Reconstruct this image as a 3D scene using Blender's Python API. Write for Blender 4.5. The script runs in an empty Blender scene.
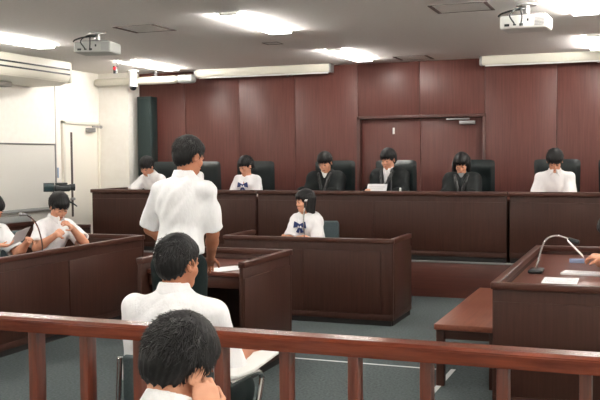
import bpy, bmesh, math, random
import numpy as np
from mathutils import Vector, Matrix, Euler
random.seed(4); np.random.seed(4)
PI = math.pi
SC = bpy.context.scene
COL = SC.collection

# ------------------------------------------------------------ camera, world, exposure
cam_data = bpy.data.cameras.new('camera')
cam = bpy.data.objects.new('camera', cam_data); COL.objects.link(cam); SC.camera = cam
F_PX, YAW, PITCH, ROLL = 894.7, 0.36867, -0.047236, -0.007731
cam_data.sensor_width = 36.0; cam_data.lens = F_PX / 600 * 36.0
cam_data.clip_start = 0.05; cam_data.clip_end = 100
fwd = Vector((-math.sin(YAW) * math.cos(PITCH), math.cos(YAW) * math.cos(PITCH), math.sin(PITCH)))
rt = Vector((math.cos(YAW), math.sin(YAW), 0)); upv = rt.cross(fwd)
r2 = rt * math.cos(ROLL) + upv * math.sin(ROLL); u2 = -rt * math.sin(ROLL) + upv * math.cos(ROLL)
M3 = Matrix((r2, u2, -fwd)).transposed()
cam.matrix_world = Matrix.Translation((0, 0, 1.55)) @ M3.to_4x4()

w = bpy.data.worlds.new('world'); SC.world = w; w.use_nodes = True
w.node_tree.nodes['Background'].inputs[0].default_value = (0.8, 0.85, 0.9, 1)
w.node_tree.nodes['Background'].inputs[1].default_value = 0.3
SC.view_settings.view_transform = 'Standard'; SC.view_settings.look = 'None'
SC.view_settings.gamma = 1.0; SC.view_settings.use_curve_mapping = False
SC.view_settings.exposure = 0.78
LAMP, LAMP_FILL = 12.0, 150.0          # strength of the lens and of the side strips added on every lamp to brighten the ceiling
SC.cycles.max_bounces = 12; SC.cycles.diffuse_bounces = 9; SC.cycles.sample_clamp_indirect = 6

# ------------------------------------------------------------ materials
def lin(c):
    c = [x / 255 for x in c]
    return tuple(x / 12.92 if x <= .04045 else ((x + .055) / 1.055) ** 2.4 for x in c) + (1,)
def mat(name, rgb, rough=.5, metal=0, spec=.5, emit=None, es=0):
    m = bpy.data.materials.new(name); m.use_nodes = True
    b = m.node_tree.nodes['Principled BSDF']
    b.inputs['Base Color'].default_value = lin(rgb); b.inputs['Roughness'].default_value = rough
    b.inputs['Metallic'].default_value = metal; b.inputs['Specular IOR Level'].default_value = spec
    if emit: b.inputs['Emission Color'].default_value = lin(emit); b.inputs['Emission Strength'].default_value = es
    return m
def noisy(name, rgb, rgb2, scale=(1, 1, 1), nscale=8, detail=6, rough=.5, bump=0, spec=.5, lo=.3, hi=.7, bscale=None, metal=0):
    m = mat(name, rgb, rough, metal, spec); nt = m.node_tree; b = nt.nodes['Principled BSDF']
    tc = nt.nodes.new('ShaderNodeTexCoord'); mp = nt.nodes.new('ShaderNodeMapping'); mp.inputs['Scale'].default_value = scale
    n = nt.nodes.new('ShaderNodeTexNoise'); n.inputs['Scale'].default_value = nscale; n.inputs['Detail'].default_value = detail
    n.inputs['Roughness'].default_value = .6
    cr = nt.nodes.new('ShaderNodeValToRGB'); cr.color_ramp.elements[0].position = lo; cr.color_ramp.elements[1].position = hi
    cr.color_ramp.elements[0].color = lin(rgb); cr.color_ramp.elements[1].color = lin(rgb2)
    L = nt.links.new
    L(tc.outputs['Object'], mp.inputs[0]); L(mp.outputs[0], n.inputs['Vector']); L(n.outputs[0], cr.inputs[0]); L(cr.outputs[0], b.inputs['Base Color'])
    if bump:
        bp = nt.nodes.new('ShaderNodeBump'); bp.inputs['Strength'].default_value = bump; bp.inputs['Distance'].default_value = .004
        if bscale:
            n2 = nt.nodes.new('ShaderNodeTexNoise'); n2.inputs['Scale'].default_value = bscale; n2.inputs['Detail'].default_value = 3
            L(tc.outputs['Object'], n2.inputs['Vector']); L(n2.outputs[0], bp.inputs['Height'])
        else: L(n.outputs[0], bp.inputs['Height'])
        L(bp.outputs[0], b.inputs['Normal'])
    return m
V = (38, 38, 1.4); HX = (1.4, 38, 38); HY = (38, 1.4, 38)
WALLWOOD = noisy('wall_wood', (80, 44, 39), (97, 57, 51), V, 1.6, 8, .40, .05, .35)
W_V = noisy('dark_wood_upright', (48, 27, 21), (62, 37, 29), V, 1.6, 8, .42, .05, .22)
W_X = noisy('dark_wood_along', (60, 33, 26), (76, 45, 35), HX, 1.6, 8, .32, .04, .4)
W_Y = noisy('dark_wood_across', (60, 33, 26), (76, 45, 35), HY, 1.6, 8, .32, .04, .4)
TOPX = noisy('desk_top_wood', (88, 46, 36), (106, 60, 46), HX, 1.4, 8, .3, .03)
RISER = noisy('riser_wood', (70, 36, 29), (86, 47, 38), HX, 1.4, 8, .35, .04)
RAILW = noisy('rail_wood', (74, 29, 17), (112, 52, 32), (2.5, 30, 30), 1.6, 8, .24, .06)
POSTW = noisy('post_wood', (68, 28, 17), (102, 48, 31), (30, 30, 2.5), 1.6, 8, .3, .06)
CARPET = noisy('carpet', (62, 70, 71), (97, 105, 106), (1, 1, 1), 55, 6, .95, .5, .1, .3, .7)
CEIL = noisy('ceiling_board', (240, 237, 233), (245, 243, 240), (1, 1, 1), 30, 5, .9, .15, .2)
PLASTER = noisy('plaster', (236, 232, 224), (241, 238, 231), (1, 1, 1), 12, 4, .85, .08, .2)
CREAM = mat('cream_metal', (200, 197, 184), .4)
DOORP = mat('door_paint', (234, 229, 218), .45)
GREYM = mat('grey_metal', (150, 150, 150), .35, .7)
CHROME = mat('chrome', (200, 200, 200), .18, 1)
DARKGAP = mat('gap_black', (16, 14, 14), .8)
WBOARD = mat('whiteboard', (214, 212, 206), .3)
LEATHER = noisy('black_leather', (17, 25, 26), (24, 33, 34), (1, 1, 1), 60, 4, .38, .25, .4)
BLACKP = mat('black_plastic', (28, 34, 36), .45)
SPKR = noisy('speaker_cloth', (14, 30, 30), (20, 38, 36), (1, 1, 1), 200, 2, .8, .3)
GREYF = noisy('grey_chair_fabric', (56, 70, 74), (74, 88, 92), (1, 1, 1), 160, 3, .8, .2)
WHITEP = mat('white_plastic', (225, 225, 222), .4)
GREYP = mat('grey_plastic', (150, 152, 150), .5)
PAPER = mat('paper', (236, 236, 238), .75)
INK = mat('ink', (120, 122, 130), .8)
SKIN = noisy('skin', (208, 150, 122), (217, 162, 133), (1, 1, 1), 14, 3, .55, .05, .35)
SKINB = noisy('skin_tanned', (164, 106, 80), (178, 120, 92), (1, 1, 1), 14, 3, .55, .05, .35)
HAIR = mat('black_hair', (14, 13, 14), .55, 0, .28)
HAIR2 = mat('hair_strand', (17, 16, 17), .45, 0, .35)
SHIRT = noisy('white_cotton', (232, 232, 234), (240, 240, 242), (1, 1, .45), 16, 4, .85, .55, .2)
SHIRT.node_tree.nodes['Bump'].inputs['Distance'].default_value = .02
ROBE = noisy('black_robe_cloth', (13, 18, 19), (20, 26, 27), (1, 1, 1), 120, 3, .75, .15, .3)
TROUS = noisy('dark_trouser_cloth', (12, 23, 24), (18, 30, 30), (1, 1, 1), 160, 3, .85, .15, .2)
NAVY = mat('navy_satin', (36, 56, 112), .5)
EYE = mat('dark_eye', (26, 20, 18), .3)
LIP = mat('lip', (176, 92, 80), .5)
TAPE = mat('white_tape', (215, 218, 218), .6)
GLOW = mat('lamp_diffuser', (255, 255, 255), .5, emit=(255, 250, 243), es=LAMP)
GLOW_FILL = mat('added_side_glow', (255, 255, 255), .5, emit=(255, 250, 243), es=LAMP_FILL)
RED = mat('red_led', (190, 30, 40), .4, emit=(255, 30, 40), es=1.5)
SHOE = mat('shoe_leather', (22, 20, 20), .35)

# ------------------------------------------------------------ mesh helpers
class MB:
    def __init__(s): s.bm = bmesh.new()
    def _merge(s, t, M=None):
        if M is not None: bmesh.ops.transform(t, matrix=M, verts=t.verts)
        me = bpy.data.meshes.new('t'); t.to_mesh(me); t.free(); s.bm.from_mesh(me); bpy.data.meshes.remove(me)
    def box(s, x0, x1, y0, y1, z0, z1, bev=.004, rot=None, seg=2):
        t = bmesh.new(); bmesh.ops.create_cube(t, size=1)
        bmesh.ops.scale(t, vec=(abs(x1 - x0), abs(y1 - y0), abs(z1 - z0)), verts=t.verts)
        b = min(bev, .45 * min(abs(x1 - x0), abs(y1 - y0), abs(z1 - z0)))
        if b > 0: bmesh.ops.bevel(t, geom=list(t.edges), offset=b, segments=seg, affect='EDGES', profile=.5)
        M = Matrix.Translation(((x0 + x1) / 2, (y0 + y1) / 2, (z0 + z1) / 2))
        if rot: M = M @ Euler(rot).to_matrix().to_4x4()
        s._merge(t, M); return s
    def cyl(s, p0, p1, r0, r1=None, seg=20):
        p0, p1 = Vector(p0), Vector(p1); d = p1 - p0; t = bmesh.new()
        bmesh.ops.create_cone(t, cap_ends=True, segments=seg, radius1=r0, radius2=r0 if r1 is None else r1, depth=d.length)
        s._merge(t, Matrix.Translation((p0 + p1) / 2) @ d.to_track_quat('Z', 'Y').to_matrix().to_4x4()); return s
    def ball(s, c, r, rot=None, seg=16):
        t = bmesh.new(); bmesh.ops.create_uvsphere(t, u_segments=seg, v_segments=max(8, seg * 2 // 3), radius=1)
        r = (r, r, r) if not hasattr(r, '__len__') else r
        M = Matrix.Translation(c) @ (rot.to_4x4() if rot else Matrix()) @ Matrix.Diagonal((*r, 1))
        s._merge(t, M); return s
    def tube(s, pts, r, seg=10, sub=6):
        P = [Vector(p) for p in pts]
        if len(P) > 2:
            Q = []
            for i in range(len(P) - 1):
                a, b, c, d = P[max(i - 1, 0)], P[i], P[i + 1], P[min(i + 2, len(P) - 1)]
                for k in range(sub):
                    t = k / sub
                    Q.append(.5 * ((2 * b) + (c - a) * t + (2 * a - 5 * b + 4 * c - d) * t * t + (3 * b - a - 3 * c + d) * t ** 3))
            P = Q + [P[-1]]
        rings = []; ref = None
        for i, p in enumerate(P):
            d = (P[min(i + 1, len(P) - 1)] - P[max(i - 1, 0)]).normalized()
            if ref is None: ref = d.orthogonal().normalized()
            ref = (ref - d * ref.dot(d)).normalized(); q = d.cross(ref)
            rr = r if not callable(r) else r(i / (len(P) - 1))
            rings.append([s.bm.verts.new(p + (ref * math.cos(2 * PI * k / seg) + q * math.sin(2 * PI * k / seg)) * rr) for k in range(seg)])
        for a, b in zip(rings, rings[1:]):
            for k in range(seg): s.bm.faces.new((a[k], a[(k + 1) % seg], b[(k + 1) % seg], b[k]))
        s.bm.faces.new(rings[0][::-1]); s.bm.faces.new(rings[-1]); return s
    def prism(s, pts, axis, a, b, bev=0):
        # pts: 2-D outline, extruded along axis from a to b (other two axes in order)
        def mk(p, v):
            q = list(p); q.insert(axis, v); return q
        t = bmesh.new(); v0 = [t.verts.new(mk(p, a)) for p in pts]; v1 = [t.verts.new(mk(p, b)) for p in pts]
        n = len(pts); t.faces.new(v0); t.faces.new(v1[::-1])
        for i in range(n): t.faces.new((v0[i], v0[(i + 1) % n], v1[(i + 1) % n], v1[i]))
        bmesh.ops.recalc_face_normals(t, faces=t.faces)
        if bev: bmesh.ops.bevel(t, geom=list(t.edges), offset=bev, segments=2, affect='EDGES')
        s._merge(t); return s
    def build(s, name, m, parent=None, origin=(0, 0, 0), smooth=True):
        me = bpy.data.meshes.new(name)
        if Vector(origin).length > 0: bmesh.ops.translate(s.bm, vec=-Vector(origin), verts=s.bm.verts)
        bmesh.ops.recalc_face_normals(s.bm, faces=s.bm.faces)
        s.bm.to_mesh(me); s.bm.free(); me.materials.append(m)
        if smooth:
            me.shade_smooth()
            try: me.set_sharp_from_angle(angle=math.radians(35))
            except Exception: pass
        o = bpy.data.objects.new(name, me); COL.objects.link(o)
        if parent: o.parent = parent
        elif Vector(origin).length > 0: o.location = origin
        return o
def empty(name, loc=(0, 0, 0), rz=0):
    o = bpy.data.objects.new(name, None); COL.objects.link(o); o.location = loc; o.rotation_euler = (0, 0, rz); o.empty_display_size = .1; return o
def tag(o, label, cat, group=None, kind=None):
    o['label'] = label
    if cat: o['category'] = cat
    if group: o['group'] = group
    if kind: o['kind'] = kind
    return o
def struct(o): o['kind'] = 'structure'; return o
def copy_tree(o, parent=None):
    c = o.copy(); COL.objects.link(c); c.parent = parent
    for ch in [x for x in bpy.data.objects if x.parent == o]: copy_tree(ch, c)
    return c

# ------------------------------------------------------------ room shell
XL, XR, YB, YF, HC = -7.5, 2.0, 11.55, -2.6, 2.8
struct(MB().box(XL - .1, XR + .1, YF - .1, YB + .3, -.1, 0, 0).build('floor', CARPET))
struct(MB().box(XL - .1, XR + .1, YF - .1, YB + .3, HC, HC + .1, 0).build('ceiling', CEIL))
struct(MB().box(XL - .1, XL, YF, YB + .2, 0, HC, 0).build('wall_left', PLASTER))
struct(MB().box(XR, XR + .1, YF, YB + .2, 0, HC, 0).build('wall_right', PLASTER))
struct(MB().box(XL, XR, YF - .1, YF, 0, HC, 0).build('wall_front', PLASTER))
# back wall: wood panels with narrow joints, opening for the recessed double door
DX0, DX1, DZ = -3.62, -1.92, 2.07
seams = [-7.0, -6.24, -5.376, -4.525, DX0, -2.775, DX1, -1.034, -.14, .75, 1.45, XR]
bw = MB()
for a, b in zip(seams, seams[1:]):
    z0 = DZ if DX0 - .01 <= a < DX1 - .01 else 0
    bw.box(a + .003, b - .003, YB, YB + .03, z0, HC, .002)
bwo = struct(bw.build('wall_back', WALLWOOD))
bk = MB().box(XL, XR, YB + .14, YB + .2, 0, HC, 0)
bk.box(XL, DX0 - .03, YB + .02, YB + .15, 0, HC, 0).box(DX1 + .03, XR, YB + .02, YB + .15, 0, HC, 0).box(DX0 - .04, DX1 + .04, YB + .02, YB + .15, DZ + .03, HC, 0)
bk.build('wall_core', DARKGAP, bwo)
fr = MB().box(DX0 - .012, DX0 + .028, YB - .012, YB + .12, 0, DZ + .02, .003).box(DX1 - .028, DX1 + .012, YB - .012, YB + .12, 0, DZ + .02, .003).box(DX0 - .012, DX1 + .012, YB - .012, YB + .12, DZ - .01, DZ + .028, .003)
fro = struct(fr.build('trim_1', noisy('door_frame_wood', (66, 40, 36), (82, 52, 46), V, 1.6, 8, .34, .05)))
d = MB()
for a, b in ((DX0 + .03, -2.777), (-2.771, DX1 - .03)): d.box(a, b, YB + .07, YB + .11, .01, DZ - .012, .002)
door1 = struct(d.build('door_1', WALLWOOD))
MB().box(-3.155, -3.125, YB + .062, YB + .072, 1.855, 1.94, .004).build('door_plate', WHITEP, door1)
dc = MB().box(-2.25, -2.05, YB - .01, YB + .06, 1.965, 2.01, .006).build('door_closer', GREYM, door1)
MB().box(-2.42, -2.12, YB + .0, YB + .02, 2.025, 2.045, .003).build('closer_arm', GREYM, dc)
# pillar in the back left corner
struct(MB().box(XL, -7.0, 11.24, YB + .03, 0, HC, 0).build('wall_pillar', PLASTER))
# left wall joints, door, ledge
struct(MB().box(XL, XL + .004, 10.19, 10.20, 0, HC, 0).build('trim_2', mat('joint_grey', (150, 146, 138), .8)))
dl = struct(MB().box(XL, XL + .02, 10.36, 11.16, 0, 2.04, .002).build('door_2', DOORP))
f = MB().box(XL, XL + .045, 10.31, 10.36, 0, 2.085, .004).box(XL, XL + .045, 11.16, 11.20, 0, 2.085, .004).box(XL, XL + .045, 10.31, 11.20, 2.04, 2.085, .004)
f.build('door_frame', mat('door_frame_cream', (222, 217, 205), .5), dl)
g = MB().box(XL + .018, XL + .026, 10.50, 10.545, .75, 1.93, .003).build('door_glass', mat('slit_glass', (84, 76, 74), .15), dl)
MB().box(XL + .02, XL + .055, 10.505, 10.54, .98, 1.02, .01).box(XL + .05, XL + .062, 10.43, 10.54, .985, 1.015, .005).build('door_handle', GREYM, dl)
dc = MB().box(XL + .02, XL + .08, 10.86, 11.04, 1.94, 2.0, .01).build('door_closer', GREYM, dl)
MB().box(XL + .05, XL + .07, 10.98, 11.23, 2.01, 2.03, .004).cyl((XL + .05, 11.21, 2.0), (XL + .05, 11.21, 2.04), .02).build('closer_arm', GREYM, dc)

# ------------------------------------------------------------ courtroom joinery
def panelled(m, plane, a0, a1, fixed, z0, z1, cuts, thick=.03, face=-1):
    """flat front with slightly proud panels; plane 'x' runs along X at y=fixed, 'y' along Y at x=fixed; face = outward sign"""
    def bx(p0, p1, q0, q1, z0, z1, bev=.003):
        lo, hi = sorted((fixed + face * q0, fixed + face * q1))
        if plane == 'x': m.box(p0, p1, lo, hi, z0, z1, bev)
        else: m.box(lo, hi, p0, p1, z0, z1, bev)
    bx(a0, a1, -thick, 0, z0, z1)
    e = [a0] + cuts + [a1]
    for p, q in zip(e, e[1:]): bx(p + .006, q - .006, 0, .008, z0 + .06, z1 - .075, .004)
    bx(a0, a1, 0, .006, z0, z0 + .052)
    return m
def rail_x(x0, x1, y0, y1, z0, z1): return MB().box(x0, x1, y0, y1, z0, z1, .006)

# raised platform
pl = struct(MB().box(XL, XR, 9.75, 11.3, 0, .40, 0).build('floor_platform', CARPET))
MB().box(XL, XR, 9.70, 9.75, 0, .385, .003).build('riser_board', RISER, pl)
MB().box(XL, XR, 9.69, 9.755, .385, .405, .003).build('nosing', GREYM, pl)

# judges' bench: three joined desk units
def bench_unit(x0, x1, cuts, label, left_end=False, right_end=False):
    t = empty('judges_bench', ((x0 + x1) / 2, 9.7, .405)); ox = (x0 + x1) / 2; O = (ox, 9.7, .405)
    tag(t, label, 'judges bench', 'units of the long judges bench')
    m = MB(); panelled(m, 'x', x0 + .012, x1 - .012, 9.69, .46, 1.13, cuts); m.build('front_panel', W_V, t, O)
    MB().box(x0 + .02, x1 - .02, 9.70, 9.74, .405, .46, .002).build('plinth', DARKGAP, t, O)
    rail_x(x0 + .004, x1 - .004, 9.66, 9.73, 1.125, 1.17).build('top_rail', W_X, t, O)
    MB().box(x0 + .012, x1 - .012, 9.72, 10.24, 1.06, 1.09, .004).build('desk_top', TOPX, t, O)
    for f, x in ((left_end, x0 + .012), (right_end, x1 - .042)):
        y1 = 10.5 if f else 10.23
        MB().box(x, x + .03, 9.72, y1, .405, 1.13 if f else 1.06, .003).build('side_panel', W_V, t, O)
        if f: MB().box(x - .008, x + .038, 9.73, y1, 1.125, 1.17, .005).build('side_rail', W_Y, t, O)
    return t
bench_unit(-6.6, -4.292, [-5.45], 'left unit of the long dark wood judges bench, beginning near the white pillar', left_end=True)
bench_unit(-4.288, -1.364, [-2.853], 'middle unit of the long dark wood judges bench, before the recessed double door')
bench_unit(-1.36, 1.04, [-.16], 'right unit of the long dark wood judges bench, behind the right counsel desk', right_end=True)

# low wooden partition closing the gap to the left wall, and ledge along that wall
lp = empty('low_partition', (-7.0, 9.62, 0)); tag(lp, 'low dark wooden partition between the left wall and the judges bench', 'partition')
m = MB(); panelled(m, 'x', -7.38, -6.61, 9.65, .0, .68, []); m.build('panel', W_V, lp, (-7.0, 9.62, 0))
MB().box(-7.38, -6.61, 9.60, 9.685, .68, .72, .005).build('top_rail', W_X, lp, (-7.0, 9.62, 0))
ll = empty('wall_ledge', (-7.44, 7.6, 0)); tag(ll, 'low dark wooden ledge cabinet along the left wall under the whiteboard', 'ledge')
m = MB(); panelled(m, 'y', 5.2, 9.59, -7.40, 0, .71, [6.3, 7.4, 8.5], .09, 1); m.build('panel', W_V, ll, (-7.44, 7.6, 0))
MB().box(-7.49, -7.38, 5.2, 9.59, .712, .755, .004).build('top_board', W_Y, ll, (-7.44, 7.6, 0))

def surround_desk(name, label, cat, x0, x1, y0, y1, h, sides, table_z, cuts_front, group=None, table=None):
    """sides: subset of 'L','R','N' (near, -Y),'F' (far, +Y) that carry raised panels"""
    cx, cy = (x0 + x1) / 2, (y0 + y1) / 2; t = empty(name, (cx, cy, 0)); tag(t, label, cat, group); O = (cx, cy, 0)
    rw, th = .05, .03
    for sd in sides:
        m = MB(); k = MB(); r = MB()
        c = cuts_front.get(sd, [])
        if sd in 'NF':
            yy = y0 if sd == 'N' else y1; s = -1 if sd == 'N' else 1
            panelled(m, 'x', x0 + .01, x1 - .01, yy - s * .012, .05, h - .04, c, th, s)
            k.box(x0 + .03, x1 - .03, yy - s * .04, yy - s * .02, 0, .052, 0)
            r.box(x0, x1, min(yy, yy - s * rw), max(yy, yy - s * rw), h - .042, h, .005)
            mt = W_X
        else:
            xx = x0 if sd == 'L' else x1; s = -1 if sd == 'L' else 1
            ya = y0 + (.045 if 'N' in sides else .0); yb = y1 - (.045 if 'F' in sides else 0)
            panelled(m, 'y', ya, yb, xx - s * .012, .05, h - .04, c, th, s)
            k.box(xx - s * .04, xx - s * .02, ya, yb, 0, .052, 0)
            r.box(min(xx, xx - s * rw), max(xx, xx - s * rw), y0 + (.052 if 'N' in sides else 0), y1 - (.052 if 'F' in sides else 0), h - .042, h, .005)
            mt = W_Y
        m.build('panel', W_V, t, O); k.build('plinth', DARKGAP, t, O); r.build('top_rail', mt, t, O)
    a0, a1, b0, b1 = table or (x0 + .045, x1 - .045, y0 + .045, y1 - .045)
    MB().box(a0, a1, b0, b1, table_z - .03, table_z, .004).build('desk_top', TOPX, t, O)
    return t
# clerk desk, two counsel desks, witness stand
surround_desk('clerk_desk', 'dark wooden clerk desk with raised rail in front of the judges bench', 'desk', -3.85, -2.13, 7.86, 8.55, .80, 'NLR', .72, {'N': [-3.5, -3.012, -2.25]}, table=(-3.80, -2.18, 7.9, 8.5))
surround_desk('counsel_desk', 'long dark wooden counsel desk on the left, facing the centre of the room', 'desk', -5.44, -4.69, 4.2, 7.81, .785, 'RNF', .715, {'R': [5.33, 6.536]}, 'counsel desks facing each other', table=(-5.17, -4.735, 4.25, 7.765))
surround_desk('counsel_desk', 'dark wooden counsel desk on the right with papers and a curved microphone', 'desk', -.866, -.11, 5.42, 7.83, .79, 'LNF', .72, {'L': [6.6]}, 'counsel desks facing each other', table=(-.82, -.12, 5.465, 7.785))
WH = .84; WX0, WX1, WY0, WY1 = -3.40, -2.545, 5.53, 6.43
ws = surround_desk('witness_stand', 'dark wooden witness stand open towards the gallery, a white sheet on its shelf', 'witness stand', WX0, WX1, WY0, WY1, WH, 'LRF', .755, {}, table=(WX0 + .045, WX1 - .045, 5.6, WY1 - .045))
MB().box(WX0 + .05, WX1 - .05, 5.62, 5.65, .64, .72, .003).build('apron', W_X, ws, ((WX0 + WX1) / 2, (WY0 + WY1) / 2, 0))

# low bench beside the right desk
lb = empty('low_bench', (-1.1, 6.8, 0)); tag(lb, 'low reddish brown wooden bench with square legs beside the right counsel desk', 'bench'); O = (-1.1, 6.8, 0)
MB().box(-1.32, -.89, 5.9, 7.68, .385, .425, .006).build('seat', noisy('bench_wood', (108, 58, 42), (130, 74, 54), HY, 1.4, 8, .35, .04), lb, O)
MB().box(-1.29, -.92, 5.94, 5.965, .32, .385, .003).box(-1.29, -.92, 7.61, 7.64, .32, .385, .003).box(-1.29, -1.265, 5.96, 7.62, .32, .385, .003).box(-.945, -.92, 5.96, 7.62, .32, .385, .003).build('apron', W_X, lb, O)
for x in (-1.31, -.955):
    for y in (5.92, 7.6): MB().box(x, x + .055, y, y + .055, 0, .385, .004).build('leg', W_V, lb, O)

# gallery rail in front of the camera
gr = empty('gallery_rail', (-1.2, 2.81, 0)); tag(gr, 'polished reddish brown wooden gallery rail on slim square posts across the foreground', 'railing'); O = (-1.2, 2.81, 0)
m = MB().prism([(2.76, .897), (2.85, .897), (2.862, .91), (2.862, .94), (2.85, .951), (2.775, .951), (2.76, .94)], 0, -4.6, XR - .02, .003)
m.build('handrail', RAILW, gr, O)
pxs = [-2.174 - .2315 * k for k in range(10, 0, -1)] + [-2.174, -1.943, -1.713, -1.385, -1.138, -.894, -.651, -.408, -.162] + [-.162 + .245 * k for k in range(1, 9)]
for x in pxs: MB().box(x - .018, x + .018, 2.782, 2.842, 0, .898, .003).build('post', POSTW, gr, O)

# floor tape
tg = 'white tape lines on the carpet'
tag(MB().box(-3.0, -1.36, 6.375, 6.40, .0, .0015, 0).build('floor_tape', TAPE), 'long white tape line on the carpet before the witness stand', 'tape', tg)
tag(MB().box(-1.31, -1.275, 5.72, 6.42, .0, .0015, 0).build('floor_tape', TAPE), 'short white tape line on the carpet under the low bench leg', 'tape', tg)

# ------------------------------------------------------------ ceiling things
lights = [(x, y) for x in (-6.16, -3.37, -.50, 1.5) for y in (10.44, 7.64, 4.84, 2.04, -.76)]
lnames = {(-3.37, 7.64): 'bright recessed ceiling light, largest one, above the standing student', (-3.37, 10.44): 'bright recessed ceiling light at the back, above the judge nearest the door',
          (-6.16, 10.44): 'bright recessed ceiling light beside the dome camera', (-6.16, 7.64): 'bright recessed ceiling light above the wall air conditioner',
          (-.50, 7.64): 'bright recessed ceiling light at the top right, beside the white projector', (-.50, 10.44): 'bright recessed ceiling light at the right edge, next to the right screen case'}
for x, y in lights:
    t = empty('ceiling_light', (x, y, HC)); tag(t, lnames.get((x, y), 'ceiling light out of the picture, behind or beside the viewer'), 'ceiling light', 'ceiling lights'); O = (x, y, HC)
    MB().box(x - .09, x + .09, y - .60, y + .60, HC - .012, HC - .001, .002).box(x - .105, x + .105, y - .60, y - .602, HC - .027, HC - .001, .004).box(x - .105, x + .105, y + .602, y + .60, HC - .027, HC - .001, .004).build('housing', WHITEP, t, O)
    MB().box(x - .105, x + .105, y - .602, y + .602, HC - .028, HC - .023, .001).build('diffuser', GLOW, t, O)
    for e in (-1, 1): MB().box(x + e * .096, x + e * .102, y - .602, y + .602, HC - .023, HC - .006, 0).build('added_glow_strip', GLOW_FILL, t, O)  # glowing strips added along the lamp sides to lift the ceiling brightness

LINE = mat('hatch_line', (120, 112, 108), .7); SLOT = mat('slot_brown', (84, 66, 60), .7)
for (x0, x1, y0, y1, lab) in ((-1.70, -1.21, 7.36, 7.79, 'square ceiling vent with two dark slots, beside the white projector'), (-2.96, -2.53, 10.91, 11.33, 'square ceiling vent with two dark slots, near the wood wall'), (-4.72, -4.27, 7.32, 7.76, 'square ceiling vent with two dark slots, left of the largest ceiling light'), (-3.9, -3.72, 8.98, 9.16, 'small square ceiling hatch in front of the back ceiling light')):
    t = empty('ceiling_vent', (x0, y0, HC)); tag(t, lab, 'vent', 'ceiling vents'); O = (x0, y0, HC)
    MB().box(x0, x1, y0, y0 + .008, HC - .004, HC, 0).box(x0, x1, y1 - .008, y1, HC - .004, HC, 0).box(x0, x0 + .008, y0, y1, HC - .004, HC, 0).box(x1 - .008, x1, y0, y1, HC - .004, HC, 0).build('frame', LINE, t, O)
    if x1 - x0 > .3:
        for xx in (x0, x1 - .03): MB().box(xx, xx + .03, y0 + .01, y1 - .01, HC - .007, HC, .001).build('slot', SLOT, t, O)

def screen_case(x0, x1, lab):
    t = empty('screen_case', ((x0 + x1) / 2, 11.36, HC)); tag(t, lab, 'projection screen case', 'roll screen cases'); O = ((x0 + x1) / 2, 11.36, HC)
    MB().prism([(11.30, HC - .002), (11.42, HC - .002), (11.42, 2.70), (11.40, 2.69), (11.32, 2.69), (11.30, 2.72)], 0, x0 + .03, x1 - .03, .003).build('casing', CREAM, t, O)
    for a in (x0, x1 - .03): MB().box(a, a + .03, 11.295, 11.425, 2.685, HC - .001, .006).build('end_cap', GREYM, t, O)
    MB().box(x0 + .06, x1 - .06, 11.35, 11.37, 2.675, 2.692, .002).build('bottom_bar', WHITEP, t, O)
    xm = x0 + .68 * (x1 - x0)
    MB().box(xm, xm + .03, 11.33, 11.36, 2.66, 2.676, .002).box(xm + .06, xm + .09, 11.33, 11.36, 2.66, 2.676, .002).build('pull_loop', GREYM, t, O)
screen_case(-5.96, -3.91, 'cream roll screen case on the ceiling at the back, left of the door')
screen_case(-1.95, .1, 'cream roll screen case on the ceiling at the back, right of the door')

# round bottomed duct in the corner, dome camera, sensor
t = empty('ceiling_duct', (-6.6, 11.06, 2.66)); tag(t, 'cream round-edged duct running from the left wall under the ceiling', 'duct'); O = (-6.6, 11.06, 2.66)
MB().box(-7.49, -6.13, 11.08, 11.225, 2.605, 2.715, .05, seg=4).build('casing', CREAM, t, O)
MB().box(-6.13, -5.86, 11.075, 11.23, 2.60, 2.72, .05, seg=4).build('end_piece', GREYP, t, O)
MB().box(-6.5, -6.47, 11.13, 11.18, 2.70, HC - .002, .004).build('bracket', GREYM, t, O)
t = empty('dome_camera', (-6.75, 10.98, HC)); tag(t, 'small white security dome camera hanging in the left corner', 'security camera'); O = (-6.75, 10.98, HC)
MB().cyl((-6.75, 10.98, 2.78), (-6.75, 10.98, HC - .001), .08).cyl((-6.75, 10.98, 2.60), (-6.75, 10.98, 2.785), .055, .06, 24).build('mount', WHITEP, t, O)
MB().cyl((-6.75, 10.98, 2.565), (-6.75, 10.98, 2.605), .062, .062, 24).build('collar', WHITEP, t, O)
MB().ball((-6.75, 10.98, 2.565), (.052, .052, .052)).build('dome', mat('smoked_dome', (22, 24, 26), .08), t, O)
t = empty('ceiling_sensor', (-6.66, 10.39, HC)); tag(t, 'tiny black ceiling sensor with a red light by the dome camera', 'sensor'); O = (-6.66, 10.39, HC)
MB().cyl((-6.66, 10.39, 2.70), (-6.66, 10.39, HC - .001), .028, .03).build('housing', BLACKP, t, O)
MB().ball((-6.645, 10.36, 2.765), .02).build('red_light', RED, t, O)

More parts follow.
